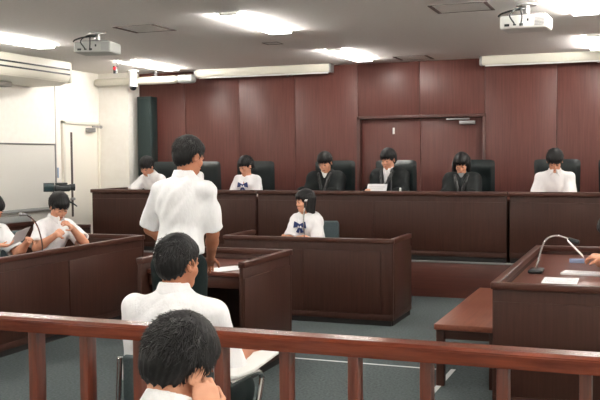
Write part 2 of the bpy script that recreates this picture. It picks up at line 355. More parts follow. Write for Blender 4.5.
# air conditioner
t = empty('air_conditioner', (-7.2, 8.3, 2.5)); tag(t, 'long cream ceiling air conditioner along the left wall with dark louvre slots', 'air conditioner'); O = (-7.2, 8.3, 2.5)
MB().prism([(-7.48, HC - .003), (-6.90, HC - .003), (-6.89, 2.62), (-6.93, 2.54), (-7.05, 2.50), (-7.48, 2.50)], 1, 8.0, 9.72, .012).build('casing', CREAM, t, O)
MB().box(-6.905, -6.885, 8.02, 9.7, 2.685, 2.705, .003).box(-6.905, -6.885, 8.02, 9.7, 2.625, 2.645, .003).build('louvre_slot', BLACKP, t, O)
MB().box(-7.48, -6.9, 9.71, 9.76, 2.53, HC - .004, .04, seg=4).build('end_cap', CREAM, t, O)
t2 = MB().box(-7.46, -7.2, 8.1, 8.95, 2.44, 2.499, .01).build('drain_tray', mat('tray_grey', (170, 166, 158), .6), t, O)

# projectors
def projector(x, y, z, rz, label, body, wires):
    t = empty('projector', (x, y, z), rz); tag(t, label, 'projector', 'ceiling projectors')
    MB().box(-.19, .19, -.15, .15, -.055, .055, .02, seg=3).build('housing', body, t)
    MB().cyl((-.1, .148, 0), (-.1, .175, 0), .035).build('lens', BLACKP, t)
    m = MB()
    for k in range(7): m.box(.09 + .0, .17, -.1535, -.1505, -.035 + k * .011, -.030 + k * .011, 0)
    m.build('vent_grille', GREYM, t)
    MB().box(-.15, -.11, -.156, -.150, -.035, -.015, .002).box(-.08, -.055, -.156, -.150, -.03, -.018, .002).box(-.03, .0, -.156, -.15, -.035, -.015, .002).box(.03, .045, -.156, -.15, .0, .022, .002).build('socket', BLACKP, t)
    MB().box(-.12, .12, -.05, .05, .06, .075, .004).box(-.14, .14, -.10, -.085, .055, .07, .003).box(-.14, .14, .085, .10, .055, .07, .003).box(-.02, .02, -.1, .1, .06, .072, .003).cyl((0, 0, .07), (0, 0, HC - z - .012), .028).build('mount_bracket', GREYM, t)
    MB().cyl((0, 0, HC - z - .014), (0, 0, HC - z - .001), .085, .085, 28).build('ceiling_plate', GREYM, t)
    MB().tube([(-.02, 0, .13), (-.06, -.12, .11), (-.10, -.19, .05), (-.07, -.175, -.01), (-.068, -.156, -.024)], .006).tube([(.0, 0, .13), (-.02, -.13, .10), (.0, -.2, .03), (-.015, -.17, -.03), (-.015, -.155, -.026)], .006).tube([(-.0, .0, .12), (-.1, -.10, .1), (-.18, -.12, .075), (-.21, -.1, .06)], .008).build('cable', BLACKP, t)
    return t
projector(-5.07, 7.60, 2.645, .22, 'pale grey ceiling projector on the left with cables at its back', mat('projector_grey', (176, 178, 174), .5), 0)
projector(-.93, 7.62, 2.64, -.05, 'white ceiling projector at the top right with dark cables at its back', WHITEP, 0)

# column loudspeaker against the wood wall
t = empty('column_speaker', (-6.76, 11.4, .41)); tag(t, 'tall narrow dark green-black column loudspeaker beside the white pillar', 'loudspeaker'); O = (-6.76, 11.4, .41)
MB().box(-6.90, -6.67, 11.32, 11.5, .0, 2.45, .006).build('cabinet', mat('speaker_black', (20, 36, 36), .5), t, O)
MB().box(-6.885, -6.685, 11.308, 11.322, .05, 2.42, .004).build('grille', SPKR, t, O)

# whiteboard
t = empty('whiteboard', (-7.48, 9.0, .9)); tag(t, 'large grey-white whiteboard on the left wall', 'whiteboard'); O = (-7.48, 9.0, .9)
MB().box(-7.498, -7.475, 7.5, 10.14, .92, 1.75, .002).build('board', WBOARD, t, O)
MB().box(-7.498, -7.465, 7.48, 10.16, 1.745, 1.765, .003).box(-7.498, -7.465, 10.135, 10.16, .90, 1.765, .003).box(-7.498, -7.465, 7.48, 7.505, .90, 1.765, .003).build('frame', GREYM, t, O)
MB().box(-7.498, -7.38, 7.48, 10.16, .885, .905, .004).box(-7.39, -7.375, 7.48, 10.16, .885, .925, .003).build('pen_tray', GREYP, t, O)
tag(MB().box(-7.46, -7.385, 8.2, 9.5, .757, .84, .01).build('storage_box', GREYP), 'long pale grey box lying on the ledge below the whiteboard', 'box')
tag(MB().box(-7.497, -7.485, 10.21, 10.235, 1.3, 1.44, .002).build('wall_strip', mat('pale_blue', (150, 172, 198), .5)), 'narrow pale blue strip on the wall beside the whiteboard', 'strip')

# camcorder on tripod behind the left desk
t = empty('tripod', (-6.19, 8.45, 0)); tag(t, 'black camera tripod behind the student at the left desk', 'tripod')
MB().cyl((0, 0, .55), (0, 0, 1.15), .014).cyl((0, 0, .9), (0, 0, 1.0), .03).build('centre_column', BLACKP, t)
for k in range(3):
    a = 2 * PI * k / 3 + .5
    MB().tube([(.03 * math.cos(a), .03 * math.sin(a), .95), (.38 * math.cos(a), .38 * math.sin(a), .012)], .012).build('leg', BLACKP, t)
MB().cyl((0, 0, 1.13), (0, 0, 1.175), .035).box(-.04, .04, -.05, .05, 1.175, 1.187, .003).tube([(0.02, .0, 1.11), (.14, .05, 1.06), (.2, .06, 1.02)], .008).build('pan_head', BLACKP, t)
t = empty('camcorder', (-6.19, 8.45, 1.189), .75); tag(t, 'black video camera with its screen flipped open, on the tripod', 'video camera')
MB().box(-.05, .13, -.045, .045, 0.0, .075, .02, seg=3).build('body', BLACKP, t)
MB().cyl((.12, 0, .045), (.18, 0, .045), .035, .04, 24).build('lens_hood', BLACKP, t)
MB().box(-.17, -.05, -.05, -.036, .0, .1, .006).build('flip_screen', BLACKP, t)
MB().box(-.16, -.06, -.054, -.049, .012, .09, .001).build('display', mat('screen_dark', (30, 52, 56), .15), t)
MB().box(-.04, .1, -.02, .02, .076, .1, .01).build('handle', BLACKP, t)
MB().cyl((-.1, 0, .05), (-.04, 0, .05), .022, .018).build('viewfinder', BLACKP, t)

# ------------------------------------------------------------ chairs
def exec_chair():
    t = empty('leather_chair'); tag(t, '', 'chair', 'black leather chairs behind the judges bench')
    # back: curved padded slab, tall, built as a grid
    def pad(z0, z1, w0, w1, th, y, bow=.035, nz=14, nx=12):
        m = MB(); bm = m.bm; F_, B_ = [], []
        for i in range(nz + 1):
            v = i / nz; z = z0 + (z1 - z0) * v; ww = w0 + (w1 - w0) * v
            e = (1 - abs(2 * v - 1) ** 6); rf, rb = [], []
            roll = .012 * math.sin(PI * ((v * 3) % 1)) if v < .999 else 0
            for j in range(nx + 1):
                u = 2 * j / nx - 1; ex = (1 - abs(u) ** 6)
                cor = max(0, abs(u) - .8) * 5 * max(0, abs(2 * v - 1) - .85) / .15
                x = u * ww / 2 * (1 - .04 * cor); zz = z - (z - (z0 + z1) / 2) * .04 * cor
                yc = y + bow * (u * u) * 1 - .10 * (v - .4) * -1 * .6
                rf.append(bm.verts.new((x, yc + th / 2 * (e * ex) ** .5 + roll * ex, zz))); rb.append(bm.verts.new((x, yc - th / 2 * (e * ex) ** .5, zz)))
            F_.append(rf); B_.append(rb)
        for A, s in ((F_, 1), (B_, -1)):
            for i in range(nz):
                for j in range(nx):
                    q = (A[i][j], A[i][j + 1], A[i + 1][j + 1], A[i + 1][j]); bm.faces.new(q if s > 0 else q[::-1])
        for i in range(nz):
            for j in (0, nx): bm.faces.new((F_[i][j], B_[i][j], B_[i + 1][j], F_[i + 1][j]))
        for i in (0, nz):
            for j in range(nx): bm.faces.new((F_[i][j], F_[i][j + 1], B_[i][j + 1], B_[i][j]))
        bmesh.ops.remove_doubles(bm, verts=bm.verts, dist=.0005); return m
    pad(.50, 1.105, .50, .53, .10, -.30).build('backrest', LEATHER, t)
    MB().box(-.235, .235, -.27, -.235, .80, .81, .004).box(-.235, .235, -.275, -.24, .92, .93, .004).box(-.235, .235, -.27, -.24, .68, .69, .004).build('seam', DARKGAP, t)
    MB().box(-.26, .26, -.25, .25, .40, .50, .045, seg=4).build('seat', LEATHER, t)
    for s in (-1, 1):
        a = MB().tube([(s * .26, -.22, .44), (s * .275, -.20, .60), (s * .275, -.05, .66), (s * .275, .16, .655), (s * .27, .2, .60), (s * .26, .12, .44)], .018).build('armrest', BLACKP, t)
        MB().box(s * .27 - .025, s * .27 + .025, -.14, .17, .66, .69, .012, seg=3).build('arm_pad', LEATHER, a)
    MB().cyl((0, 0, .1), (0, 0, .38), .028).cyl((0, 0, .36), (0, 0, .40), .10).build('gas_column', CHROME, t)
    for k in range(5):
        a = 2 * PI * k / 5 + .3; c, s = math.cos(a), math.sin(a)
        l = MB().tube([(0, 0, .13), (.14 * c, .14 * s, .10), (.27 * c, .27 * s, .075)], lambda q: .024 - .008 * q).build('leg', CHROME, t)
        MB().cyl((.27 * c - .02 * s, .27 * s + .02 * c, .031), (.27 * c + .02 * s, .27 * s - .02 * c, .031), .03).build('caster', BLACKP, l)
    return t
proto = exec_chair()
chairs = [(-6.21, 10.62, -1.0, 'black leather chair behind the student nearest the white pillar'), (-5.62, 10.62, -1.02, 'black leather chair mostly hidden behind the standing student'), (-4.82, 10.62, -.98, 'black leather chair of the girl in the sailor blouse on the bench'),
          (-3.70, 10.62, -.97, 'black leather chair of the robed judge left of the door'), (-2.92, 10.62, -1, 'black leather chair of the judge reading a sheet of paper'), (-1.974, 10.62, -1.02, 'black leather chair of the robed female judge'),
          (-.981, 10.62, -1, 'black leather chair of the student in a white shirt at the right'), (-.26, 10.62, -1, 'empty black leather chair at the right edge')]
for i, (x, y, r, lab) in enumerate(chairs):
    o = proto if i == 0 else copy_tree(proto)
    o.location = (x + .015, y, .405); o.rotation_euler = (0, 0, PI * r); o['label'] = lab

def office_chair(x, y, rz, lab, top=.86, w=.42):
    t = empty('office_chair', (x, y, 0), rz); tag(t, lab, 'chair', 'grey office chairs')
    m = MB().box(-w / 2, w / 2, -.24, -.19, .5, top, .024, seg=4); m.build('backrest', GREYF, t)
    MB().box(-w / 2 - .005, w / 2 + .005, -.255, -.235, .52, top - .03, .009, seg=3).box(-.03, .03, -.26, -.24, .38, .6, .006).box(-.03, .03, -.26, .0, .37, .39, .006).build('back_frame', BLACKP, t)
    MB().box(-.23, .23, -.21, .23, .40, .45, .024, seg=4).build('seat', GREYF, t)
    MB().cyl((0, 0, .1), (0, 0, .40), .025).build('gas_column', CHROME, t)
    for k in range(5):
        a = 2 * PI * k / 5 + .3; c, s = math.cos(a), math.sin(a)
        l = MB().tube([(0, 0, .12), (.12 * c, .12 * s, .09), (.25 * c, .25 * s, .07)], lambda q: .02 - .006 * q).build('leg', BLACKP, t)
        MB().cyl((.25 * c - .02 * s, .25 * s + .02 * c, .028), (.25 * c + .02 * s, .25 * s - .02 * c, .028), .027).build('caster', BLACKP, l)
    return t
# (placed with the people below)

# ------------------------------------------------------------ implicit-surface figures
def smin(a, b, k):
    if k <= 0: return np.minimum(a, b)
    h = np.maximum(k - np.abs(a - b), 0) / k
    return np.minimum(a, b) - h * h * k * .25
class Field:
    def __init__(s, lo, hi, h):
        s.h = h; s.lo = np.array(lo, dtype=np.float32); s.n = np.ceil((np.array(hi) - s.lo) / h).astype(int) + 1
        s.F = np.full(s.n, 1.0, dtype=np.float32)
    def blk(s, lo, hi, pad):
        a = np.clip(np.floor((np.array(lo) - pad - s.lo) / s.h).astype(int), 0, s.n); b = np.clip(np.ceil((np.array(hi) + pad - s.lo) / s.h).astype(int) + 1, 0, s.n)
        if np.any(b <= a): return None, None
        sl = tuple(slice(p, q) for p, q in zip(a, b))
        g = np.meshgrid(*[s.lo[i] + s.h * np.arange(a[i], b[i], dtype=np.float32) for i in range(3)], indexing='ij')
        return sl, np.stack(g, -1)
    def put(s, lo, hi, pad, fn, k, op='u'):
        sl, P = s.blk(lo, hi, pad + k + 2 * s.h)
        if sl is None: return
        d = fn(P); A = s.F[sl]
        s.F[sl] = smin(A, d, k) if op == 'u' else (-smin(-A, d, k) if op == 's' else np.maximum(A, d))
    def cone(s, a, b, ra, rb, k=.02, op='u', cut=None, flat=None):
        a = np.array(a, dtype=np.float32); b = np.array(b, dtype=np.float32); R = max(ra, rb)
        ab = b - a; L2 = float(ab @ ab) + 1e-9
        def fn(P):
            q = P - a; t = np.clip((q @ ab) / L2, 0, 1)
            d = np.linalg.norm(q - t[..., None] * ab, axis=-1) - (ra + (rb - ra) * t)
            if cut is not None:      # flat end at b
                d = np.maximum(d, (q @ ab) / math.sqrt(L2) - math.sqrt(L2))
            return d
        s.put(np.minimum(a, b) - R, np.maximum(a, b) + R, 0, fn, k, op)
    def ell(s, c, r, Rm=None, k=.02, op='u', clip=None):
        c = np.array(c, dtype=np.float32); r = np.array(r, dtype=np.float32); Rn = np.array(Rm, dtype=np.float32) if Rm is not None else np.eye(3, dtype=np.float32)
        def fn(P):
            q = (P - c) @ Rn
            k0 = np.linalg.norm(q / r, axis=-1); k1 = np.linalg.norm(q / (r * r), axis=-1) + 1e-6
            d = k0 * (k0 - 1) / k1
            if clip is not None: d = np.maximum(d, clip(q))
            return d
        R = float(max(r)); s.put(c - R, c + R, 0, fn, k, op)
    def displace(s, amp, fn):
        sl, P = s.blk(s.lo, s.lo + s.h * (s.n - 1), 0); s.F[sl] += amp * fn(P)
    def mesh(s, name, m, parent=None):
        F = s.F; F[0] = F[-1] = 1; F[:, 0] = F[:, -1] = 1; F[:, :, 0] = F[:, :, -1] = 1
        S = F < 0; c = np.zeros(np.array(F.shape) - 1, dtype=np.int8)
        offs = [(i, j, k) for i in (0, 1) for j in (0, 1) for k in (0, 1)]; nx, ny, nz = c.shape
        for i, j, k in offs: c += S[i:i + nx, j:j + ny, k:k + nz]
        cell = np.argwhere((c > 0) & (c < 8)); idx = np.full(c.shape, -1, dtype=np.int32); idx[tuple(cell.T)] = np.arange(len(cell))
        vals = np.stack([F[cell[:, 0] + i, cell[:, 1] + j, cell[:, 2] + k] for i, j, k in offs], 1)
        acc = np.zeros((len(cell), 3)); cnt = np.zeros(len(cell)); O = np.array(offs, dtype=float)
        for a in range(8):
            for b in range(a + 1, 8):
                if np.abs(O[a] - O[b]).sum() != 1: continue
                va, vb = vals[:, a], vals[:, b]; ms = (va < 0) != (vb < 0)
                t = np.where(ms, va / np.where(ms, va - vb, 1), 0)
                acc[ms] += (O[a] + (O[b] - O[a]) * t[:, None])[ms]; cnt[ms] += 1
        V_ = (cell + acc / cnt[:, None]) * s.h + s.lo
        Q = []
        for ax in range(3):
            u, v = (ax + 1) % 3, (ax + 2) % 3
            A = S; sl0 = [slice(None)] * 3; sl1 = [slice(None)] * 3; sl0[ax] = slice(0, -1); sl1[ax] = slice(1, None)
            e = np.argwhere(A[tuple(sl0)] != A[tuple(sl1)])
            e = e[(e[:, u] > 0) & (e[:, v] > 0) & (e[:, u] < F.shape[u] - 1) & (e[:, v] < F.shape[v] - 1)]
            ins = A[tuple(e.T)]
            def at(du, dv):
                q = e.copy(); q[:, u] -= du; q[:, v] -= dv; return idx[tuple(q.T)]
            q = np.stack([at(1, 1), at(0, 1), at(0, 0), at(1, 0)], 1); q[~ins] = q[~ins][:, ::-1]; Q.append(q)
        Q = np.concatenate(Q); Q = Q[(Q >= 0).all(1)]
        me = bpy.data.meshes.new(name); me.vertices.add(len(V_)); me.vertices.foreach_set('co', V_.astype(np.float32).ravel())
        me.loops.add(len(Q) * 4); me.loops.foreach_set('vertex_index', Q.ravel().astype(np.int32))
        me.polygons.add(len(Q)); me.polygons.foreach_set('loop_start', np.arange(len(Q), dtype=np.int32) * 4); me.polygons.foreach_set('use_smooth', np.ones(len(Q), dtype=bool))
        me.update(calc_edges=True); me.validate(); me.materials.append(m)
        o = bpy.data.objects.new(name, me); COL.objects.link(o)
        if parent: o.parent = parent
        return o

def nrm(v): v = np.array(v, dtype=float); return v / (np.linalg.norm(v) + 1e-9)
def rotz(a): c, s = math.cos(a), math.sin(a); return np.array([[c, -s, 0], [s, c, 0], [0, 0, 1]])
def rotx(a): c, s = math.cos(a), math.sin(a); return np.array([[1, 0, 0], [0, c, -s], [0, s, c]])
def roty(a): c, s = math.cos(a), math.sin(a); return np.array([[c, 0, s], [0, 1, 0], [-s, 0, c]])
def ik(S, W, l1, l2, pole):
    S, W = np.array(S), np.array(W); d = W - S; D = np.linalg.norm(d)
    if D > (l1 + l2) * .995: W = S + d / D * (l1 + l2) * .995; d = W - S; D = np.linalg.norm(d)
    u = d / D; a = (l1 * l1 - l2 * l2 + D * D) / (2 * D); hh = math.sqrt(max(l1 * l1 - a * a, 0))
    p = np.array(pole, dtype=float); p = nrm(p - u * (p @ u)); return S + u * a + p * hh, W
def wrinkle(seed, sx=42, sz=9):
    r = np.random.RandomState(seed); ph = r.uniform(0, 6, 8)
    def fn(P):
        x, y, z = P[..., 0], P[..., 1], P[..., 2]
        wz = z + .05 * np.sin(9 * x + ph[0]) + .04 * np.sin(13 * y + ph[1])
        a = np.sin(sx * x + 4 * np.sin(sz * wz + ph[2]) + ph[3]) * np.sin(sx * .7 * y + 3 * np.sin(sz * wz + ph[4]))
        b = np.sin(38 * wz + 3 * np.sin(9 * x + ph[5]) + ph[6]) * .45
        return (a + b).astype(np.float32)
    return fn

def person(label, rz, head, seat=None, base_z=0, lean=.15, hrot=(0, 0, 0), hands=None, outfit='shirt', hair='boy', h=.008, skin=None, tuft=420, sc=1.0, twist=0, slf=.84, noff=0, inner=1.0, swd=None, hsc=1.0,
           legs=None, wr=.0035, neckf=1.4, stand_at=None, handspec=None, group=None, female=False):
    """head: world position of the centre of the skull (ear height).  rz: heading, 0 = facing +Y.  hrot = (pitch down, turn left, tilt) in radians"""
    skin = skin or SKIN; head = np.array(head, dtype=float); hd = rotz(rz)
    origin = np.array([head[0], head[1], base_z])
    tl = lambda p: hd.T @ (np.array(p, dtype=float) - origin)       # world -> local
    H0 = tl(head)
    nl = lean * neckf; nd = np.array([0, math.sin(nl), math.cos(nl)])
    N = H0 - nd * .140 * sc + np.array([noff, -.005, 0])
    s = np.array([0, math.sin(lean), math.cos(lean)])
    if seat is not None: Lsp = (N[2] - (seat + .10)) / math.cos(lean)
    else: Lsp = .52 * sc
    Pv = N - s * Lsp
    if stand_at is not None:
        Pv = tl((stand_at[0], stand_at[1], base_z)) + np.array([0, 0, .90 * sc]); s = nrm(N - Pv); Lsp = np.linalg.norm(N - Pv)
    at = lambda t, y=0, x=0: Pv + s * Lsp * t + np.array([x, y, 0])
    q = Lsp / .52; sw = (swd or (.140 if female else .158)) * sc
    tw = rotz(twist)
    sh = {}
    for sd in (-1, 1): sh[sd] = at(.85) + tw @ np.array([sd * sw, .0, -.005])
    # hands
    arms = {}
    for sd in (-1, 1):
        spec = (hands or {}).get(sd)
        if spec is None: W = Pv + np.array([sd * .26, .08, -.02]) if seat is None else Pv + np.array([sd * .13, .36, .06]); pole = (sd * .6, -.6, -.3); hdir = None
        else: W = tl(spec['w']); pole = spec.get('pole', (sd * .28, -.5, -.9)); hdir = spec.get('d')
        E, W = ik(sh[sd], W, .285 * sc, .25 * sc, pole)
        hdv = nrm(hd.T @ np.array(hdir, dtype=float)) if hdir is not None else nrm(W - E)
        pn = hd.T @ np.array((spec or {}).get('n', (0, 0, -1)), dtype=float); pn = nrm(pn - hdv * (pn @ hdv))
        arms[sd] = (E, W, hdv, pn, (spec or {}).get('curl', .35))
    # legs
    hip, knee, ank, toe = {}, {}, {}, {}
    for sd in (-1, 1):
        hip[sd] = Pv + np.array([sd * .09, 0, -.02])
        if seat is not None:
            kd = (legs or {}).get(sd, (sd * .07, .42, .0)); knee[sd] = Pv + np.array([kd[0] + sd * .05, kd[1], -.03 + kd[2]]); ank[sd] = np.array([knee[sd][0], knee[sd][1] - .05, .09])
        else:
            ank[sd] = np.array([Pv[0] + sd * .11, Pv[1] - .02, .09]); knee[sd] = (hip[sd] + ank[sd]) / 2 + np.array([0, .02, 0])
        toe[sd] = ank[sd] + np.array([sd * .03, .15, -.055])
    pts = [H0, N, Pv] + [v for dct in (sh, hip, knee, ank, toe) for v in dct.values()] + [a[0] for a in arms.values()] + [a[1] + a[2] * .19 for a in arms.values()]
    lo = np.min(pts, 0) - .16; hi = np.max(pts, 0) + .17
    # ---- head frame
    HR = rotz(hrot[1]) @ rotx(-hrot[0]) @ roty(hrot[2])
    hp = lambda v: H0 + HR @ (np.array(v, dtype=float) * sc)
    B = Field(lo, hi, h)
    def torso(F, o, k=.05):
        F.ell(at(.0, 0) + [0, -.01, 0], ((.150 if not female else .155) * sc + o, .110 * sc + o, .12 * q + o), None, k)
        F.ell(at(.34), ((.125 if not female else .108) * sc + o, .090 * sc + o, .16 * q + o), None, k)
        F.ell(at(.66, -.005), ((.158 if not female else .130) * sc + o, .105 * sc + o, .17 * q + o), tw, k)
        if female: F.ell(at(.66, .065), (.10 * sc + o, .055 * sc + o, .07 * sc + o), tw, .04)
        for e in (-1, 1): F.cone(N - nd * .040, sh[e] + tw @ np.array([-e * .01, 0, .002]), .050 * sc + o, .045 * sc + o * .8, .05)
        F.cone(at(.86), N - nd * .01, .062 * sc + o, .046 * sc + o * .3, .05)
    torso(B, -.004)
    B.cone(N - s * .04, hp((0, -.022, -.05)), .051 * sc if not female else .044 * sc, .050 * sc if not female else .042 * sc, .03)
    # skull and face
    B.ell(hp((0, -.012, .035)), np.array((.073, .090, .084)) * sc, HR, .02)
    B.ell(hp((0, .028, -.035)), np.array((.058, .058, .072)) * sc, HR, .025)
    B.cone(hp((-.026, .052, -.090)), hp((.026, .052, -.090)), .020 * sc, .020 * sc, .03)
    B.cone(hp((0, .062, -.098)), hp((0, .066, -.096)), .018 * sc, .018 * sc, .02)
    B.cone(hp((-.035, .069, .018)), hp((.035, .069, .018)), .011 * sc, .011 * sc, .015)
    B.cone(hp((0, .082, .005)), hp((0, .098, -.032)), .007 * sc, .011 * sc, .012)
    for e in (-1, 1):
        B.ell(hp((e * .013, .090, -.036)), np.array((.009, .010, .008)) * sc, HR, .008)
        B.ell(hp((e * .030, .080, .0)), np.array((.015, .010, .010)) * sc, HR, .006)       # eyelid bulge
        B.ell(hp((e * .038, .058, -.035)), np.array((.022, .022, .022)) * sc, HR, .02)      # cheek
        ear = HR @ rotz(e * -.35)
        B.ell(hp((e * .079, -.004, -.012)), np.array((.009, .021, .033)) * sc, ear, .006)
        B.ell(hp((e * .084, -.001, -.012)), np.array((.005, .011, .018)) * sc, ear, .004, 's')
    B.ell(hp((0, .086, -.062)), np.array((.022, .010, .007)) * sc, HR, .006)
    B.ell(hp((0, .084, -.073)), np.array((.018, .010, .007)) * sc, HR, .006)
    # arms and hands
    for sd in (-1, 1):
        E, W, hv, pn, curl = arms[sd]; S = sh[sd]; fk = .9 if female else 1
        B.cone(S, E, .048 * sc * fk, .039 * sc * fk, .03); B.cone(E, E + (W - E) * .35, .039 * sc * fk, .040 * sc * fk, .02); B.cone(E + (W - E) * .3, W, .040 * sc * fk, .0265 * sc * fk, .02)
        side = np.cross(hv, pn) * 1.0
        # thumb side: for the right hand (sd=1) with the palm down the thumb points to -x
        ts = nrm(np.cross(pn, hv)) * (1 if sd > 0 else -1)
        hs = .92 * sc * (.92 if female else 1)
        Rm = np.stack([ts, hv, pn], 1)
        B.ell(W + hv * .045 * hs, (.040 * hs, .052 * hs, .0165 * hs), Rm, .015)
        B.ell(W + hv * .07 * hs, (.038 * hs, .028 * hs, .0135 * hs), Rm, .01)
        for fi, (off, ln) in enumerate(((.027, .072), (.009, .080), (-.010, .075), (-.027, .058))):
            p = W + hv * (.086 - abs(fi - 1.2) * .003) * hs + ts * off * hs; dd = nrm(hv + ts * off * 1.2); ang = 0
            root = p - dd * .03 * hs
            B.cone(root, p, .0095 * hs, .0090 * hs, .008)
            for kk, f_ in enumerate((.45, .32, .23)):
                ang += curl * (1.0 if kk else .8); nd_ = dd * math.cos(ang) + pn * math.sin(ang); p2 = p + nd_ * ln * f_ * hs
                B.cone(p, p2, (.0088 - kk * .0008) * hs, (.0080 - kk * .0008) * hs, .0035); p = p2
        p = W + hv * .025 * hs + ts * .028 * hs; d1 = nrm(hv * .55 + ts * .75 + pn * (.25 + curl * .4)); p2 = p + d1 * .040 * hs; d2 = nrm(hv * .85 + ts * (.35 - curl * .4) + pn * (.2 + curl * .5)); p3 = p2 + d2 * .030 * hs
        B.cone(W + hv * .018 * hs + ts * .01 * hs, p, .014 * hs, .013 * hs, .01); B.cone(p, p2, .0125 * hs, .0105 * hs, .006); B.cone(p2, p3 + d2 * .012, .0100 * hs, .0080 * hs, .004)
    for sd in (-1, 1):
        B.cone(hip[sd], knee[sd], .080 * sc, .052 * sc, .04); B.cone(knee[sd], ank[sd], .052 * sc, .034 * sc, .02); B.cone(ank[sd], toe[sd], .034 * sc, .026 * sc, .02)
    body = B.mesh('person', skin); body.location = origin; body.rotation_euler = (0, 0, rz)
    tag(body, label, 'person', group)
    # ---- face marks
    def bit(name, items, m):
        k = MB()
        for c, r, a in items: k.ball(hp(c), [x * sc for x in r], Matrix(HR.tolist()) @ Matrix.Rotation(a, 3, 'Y'))
        return k.build(name, m, body)
    for e in (-1, 1):
        bit('eye', [((e * .030, .0885, -.001), (.0125, .0035, .0042), e * .08)], EYE)
        bit('eyebrow', [((e * .031, .083, .020), (.018, .004, .0032), e * .12)], HAIR)
    bit('lips', [((0, .0935, -.066), (.020, .0035, .0052), 0)], LIP)
    # ---- hair
    hk = sc * hsc; hh = min(h, .006); hl = H0 - .27; hu = H0 + .24
    Hf = Field(hl, hu, hh)
    oz = .045
    Hf.ell(hp((0, -.014, oz - .004)), np.array((.089, .106, .097)) * hk, HR, .0)
    Hf.ell(hp((0, -.040, -.01)), np.array((.082, .080, .088)) * hk, HR, .03)
    Hf.ell(hp((0, .045, .055)), np.array((.066, .052, .045)) * hk, HR, .02)
    HRt = np.array(HR, dtype=np.float32)
    def loc(P): return ((P - H0.astype(np.float32)) @ HRt) / sc
    long = hair in ('bob', 'long')
    if long:
        for e in (-1, 1):
            Hf.cone(hp((e * .072, .005, .03)), hp((e * .078, .012, -.10)), .028 * sc, .024 * sc, .02)
            Hf.cone(hp((e * .055, -.05, .02)), hp((e * .060, -.045, -.125)), .045 * sc, .034 * sc, .03)
        Hf.cone(hp((0, -.06, .0)), hp((0, -.065, -.12)), .055 * sc, .04 * sc, .03)
    fr_z = {'boy': .022, 'bowl': .016, 'bob': .034, 'tied': .026, 'fringe': .0, 'crop': .034}.get(hair, .026)
    def cutfn(P):
        L = loc(P); x, y, z = L[..., 0], L[..., 1], L[..., 2]
        jag = .007 * np.sin(x * 150 + head[0]) + .004 * np.sin(x * 310 + 1)
        face = np.maximum(np.maximum(-(y - (.038 - (0 if not long else .0))), z - (fr_z + jag + .10 * x * (1 if hair in ('boy', 'tied', 'bob') else 0))), np.abs(x) - (.070 if not long else .056))
        # inside of face box -> negative ; remove it
        out = -face
        if not long:
            low = (-.084 + .72 * np.clip(y + .070, 0, .2) + .01 * np.sin(np.arctan2(x, -y) * 17)) - z       # positive below the hairline
            out = np.maximum(out, low)
            earc = .027 - np.sqrt((np.abs(x) - .082) ** 2 * .6 + (y + .004) ** 2 + (z + .022) ** 2)
            out = np.maximum(out, earc)
        return (out * sc).astype(np.float32)
    Hf.put(hl, hu, 0, cutfn, 0, 'i')
    if hair in ('tied',):
        Hf.cone(hp((0, -.10, .03)), hp((0, -.135, .0)), .026 * sc, .024 * sc, .01); Hf.cone(hp((0, -.135, .0)), hp((0, -.13, -.09)), .024 * sc, .010 * sc, .01)
    rr = np.random.RandomState(int(abs(head[0]) * 100)); ph = rr.uniform(0, 6, 4)
    def strands(P):
        L = loc(P); a = np.arctan2(L[..., 0], -L[..., 1] - .03); return (np.sin(a * 26 + ph[0] + 4 * L[..., 2] * 10) * .6 + np.sin(a * 47 + ph[1] - 30 * L[..., 2]) * .5).astype(np.float32)
    Hf.displace(.0022, strands)
    ho = Hf.mesh('hair', HAIR, body)
    if tuft:
        k = MB(); bm = k.bm; R_ = random.Random(int(abs(head[0]) * 1000)); cen = np.array((0, -.02, .03)); rad = np.array((.090, .107, .098)) * hsc
        crown = nrm((.1, -.55, .85))
        n = 0
        while n < tuft:
            v = nrm([R_.gauss(0, 1) for _ in range(3)]); z = cen[2] + v[2] * rad[2]; y = cen[1] + v[1] * rad[1]; x = v[0] * rad[0]
            low = -.062 + .72 * min(max(y + .070, 0), .2)
            if (z < low and not long) or z < -.05 or (y > .045 and z < fr_z + .012) or (abs(x) > .06 and abs(y + .004) < .028 and z < .03): continue
            n += 1
            sdn = np.cross(v, crown); dn = nrm(np.cross(sdn, v) * -1 + .45 * nrm(sdn) + .38 * np.array([R_.gauss(0, 1) for _ in range(3)]))
            if dn @ (v - crown) < 0: dn = -dn
            ln = R_.uniform(.030, .058); wd = R_.uniform(.0018, .0040) * (1.5 if tuft < 500 else 1); ring0 = None; lift = R_.uniform(.001, .016)
            pts_ = []
            vv = v.copy()
            for i in range(5):
                t_ = i / 4; vv = nrm(v + dn * ln * t_ / .095); pts_.append(hp(cen + vv * (rad * (.985 + .0) + lift * t_ * t_ + .0015)))
            prev = None
            for i in range(5):
                p = Vector(pts_[i]); w_ = wd * (1 - (i / 4) ** 1.6) + .0002; sdv = Vector(HR @ nrm(np.cross(vv, dn))); upn = Vector(HR @ vv)
                ring = [bm.verts.new(p + sdv * w_), bm.verts.new(p - sdv * w_), bm.verts.new(p + upn * w_ * .8)]
                if prev:
                    for j in range(3): bm.faces.new((prev[j], prev[(j + 1) % 3], ring[(j + 1) % 3], ring[j]))
                prev = ring
        t_ = k.build('hair_tufts', HAIR2, ho)
    # ---- clothes
    C = Field(lo, hi, h)
    o_ = .016 if outfit != 'robe' else .034
    torso(C, o_)
    slv = .66 if outfit in ('shirt', 'sailor') else 1.0
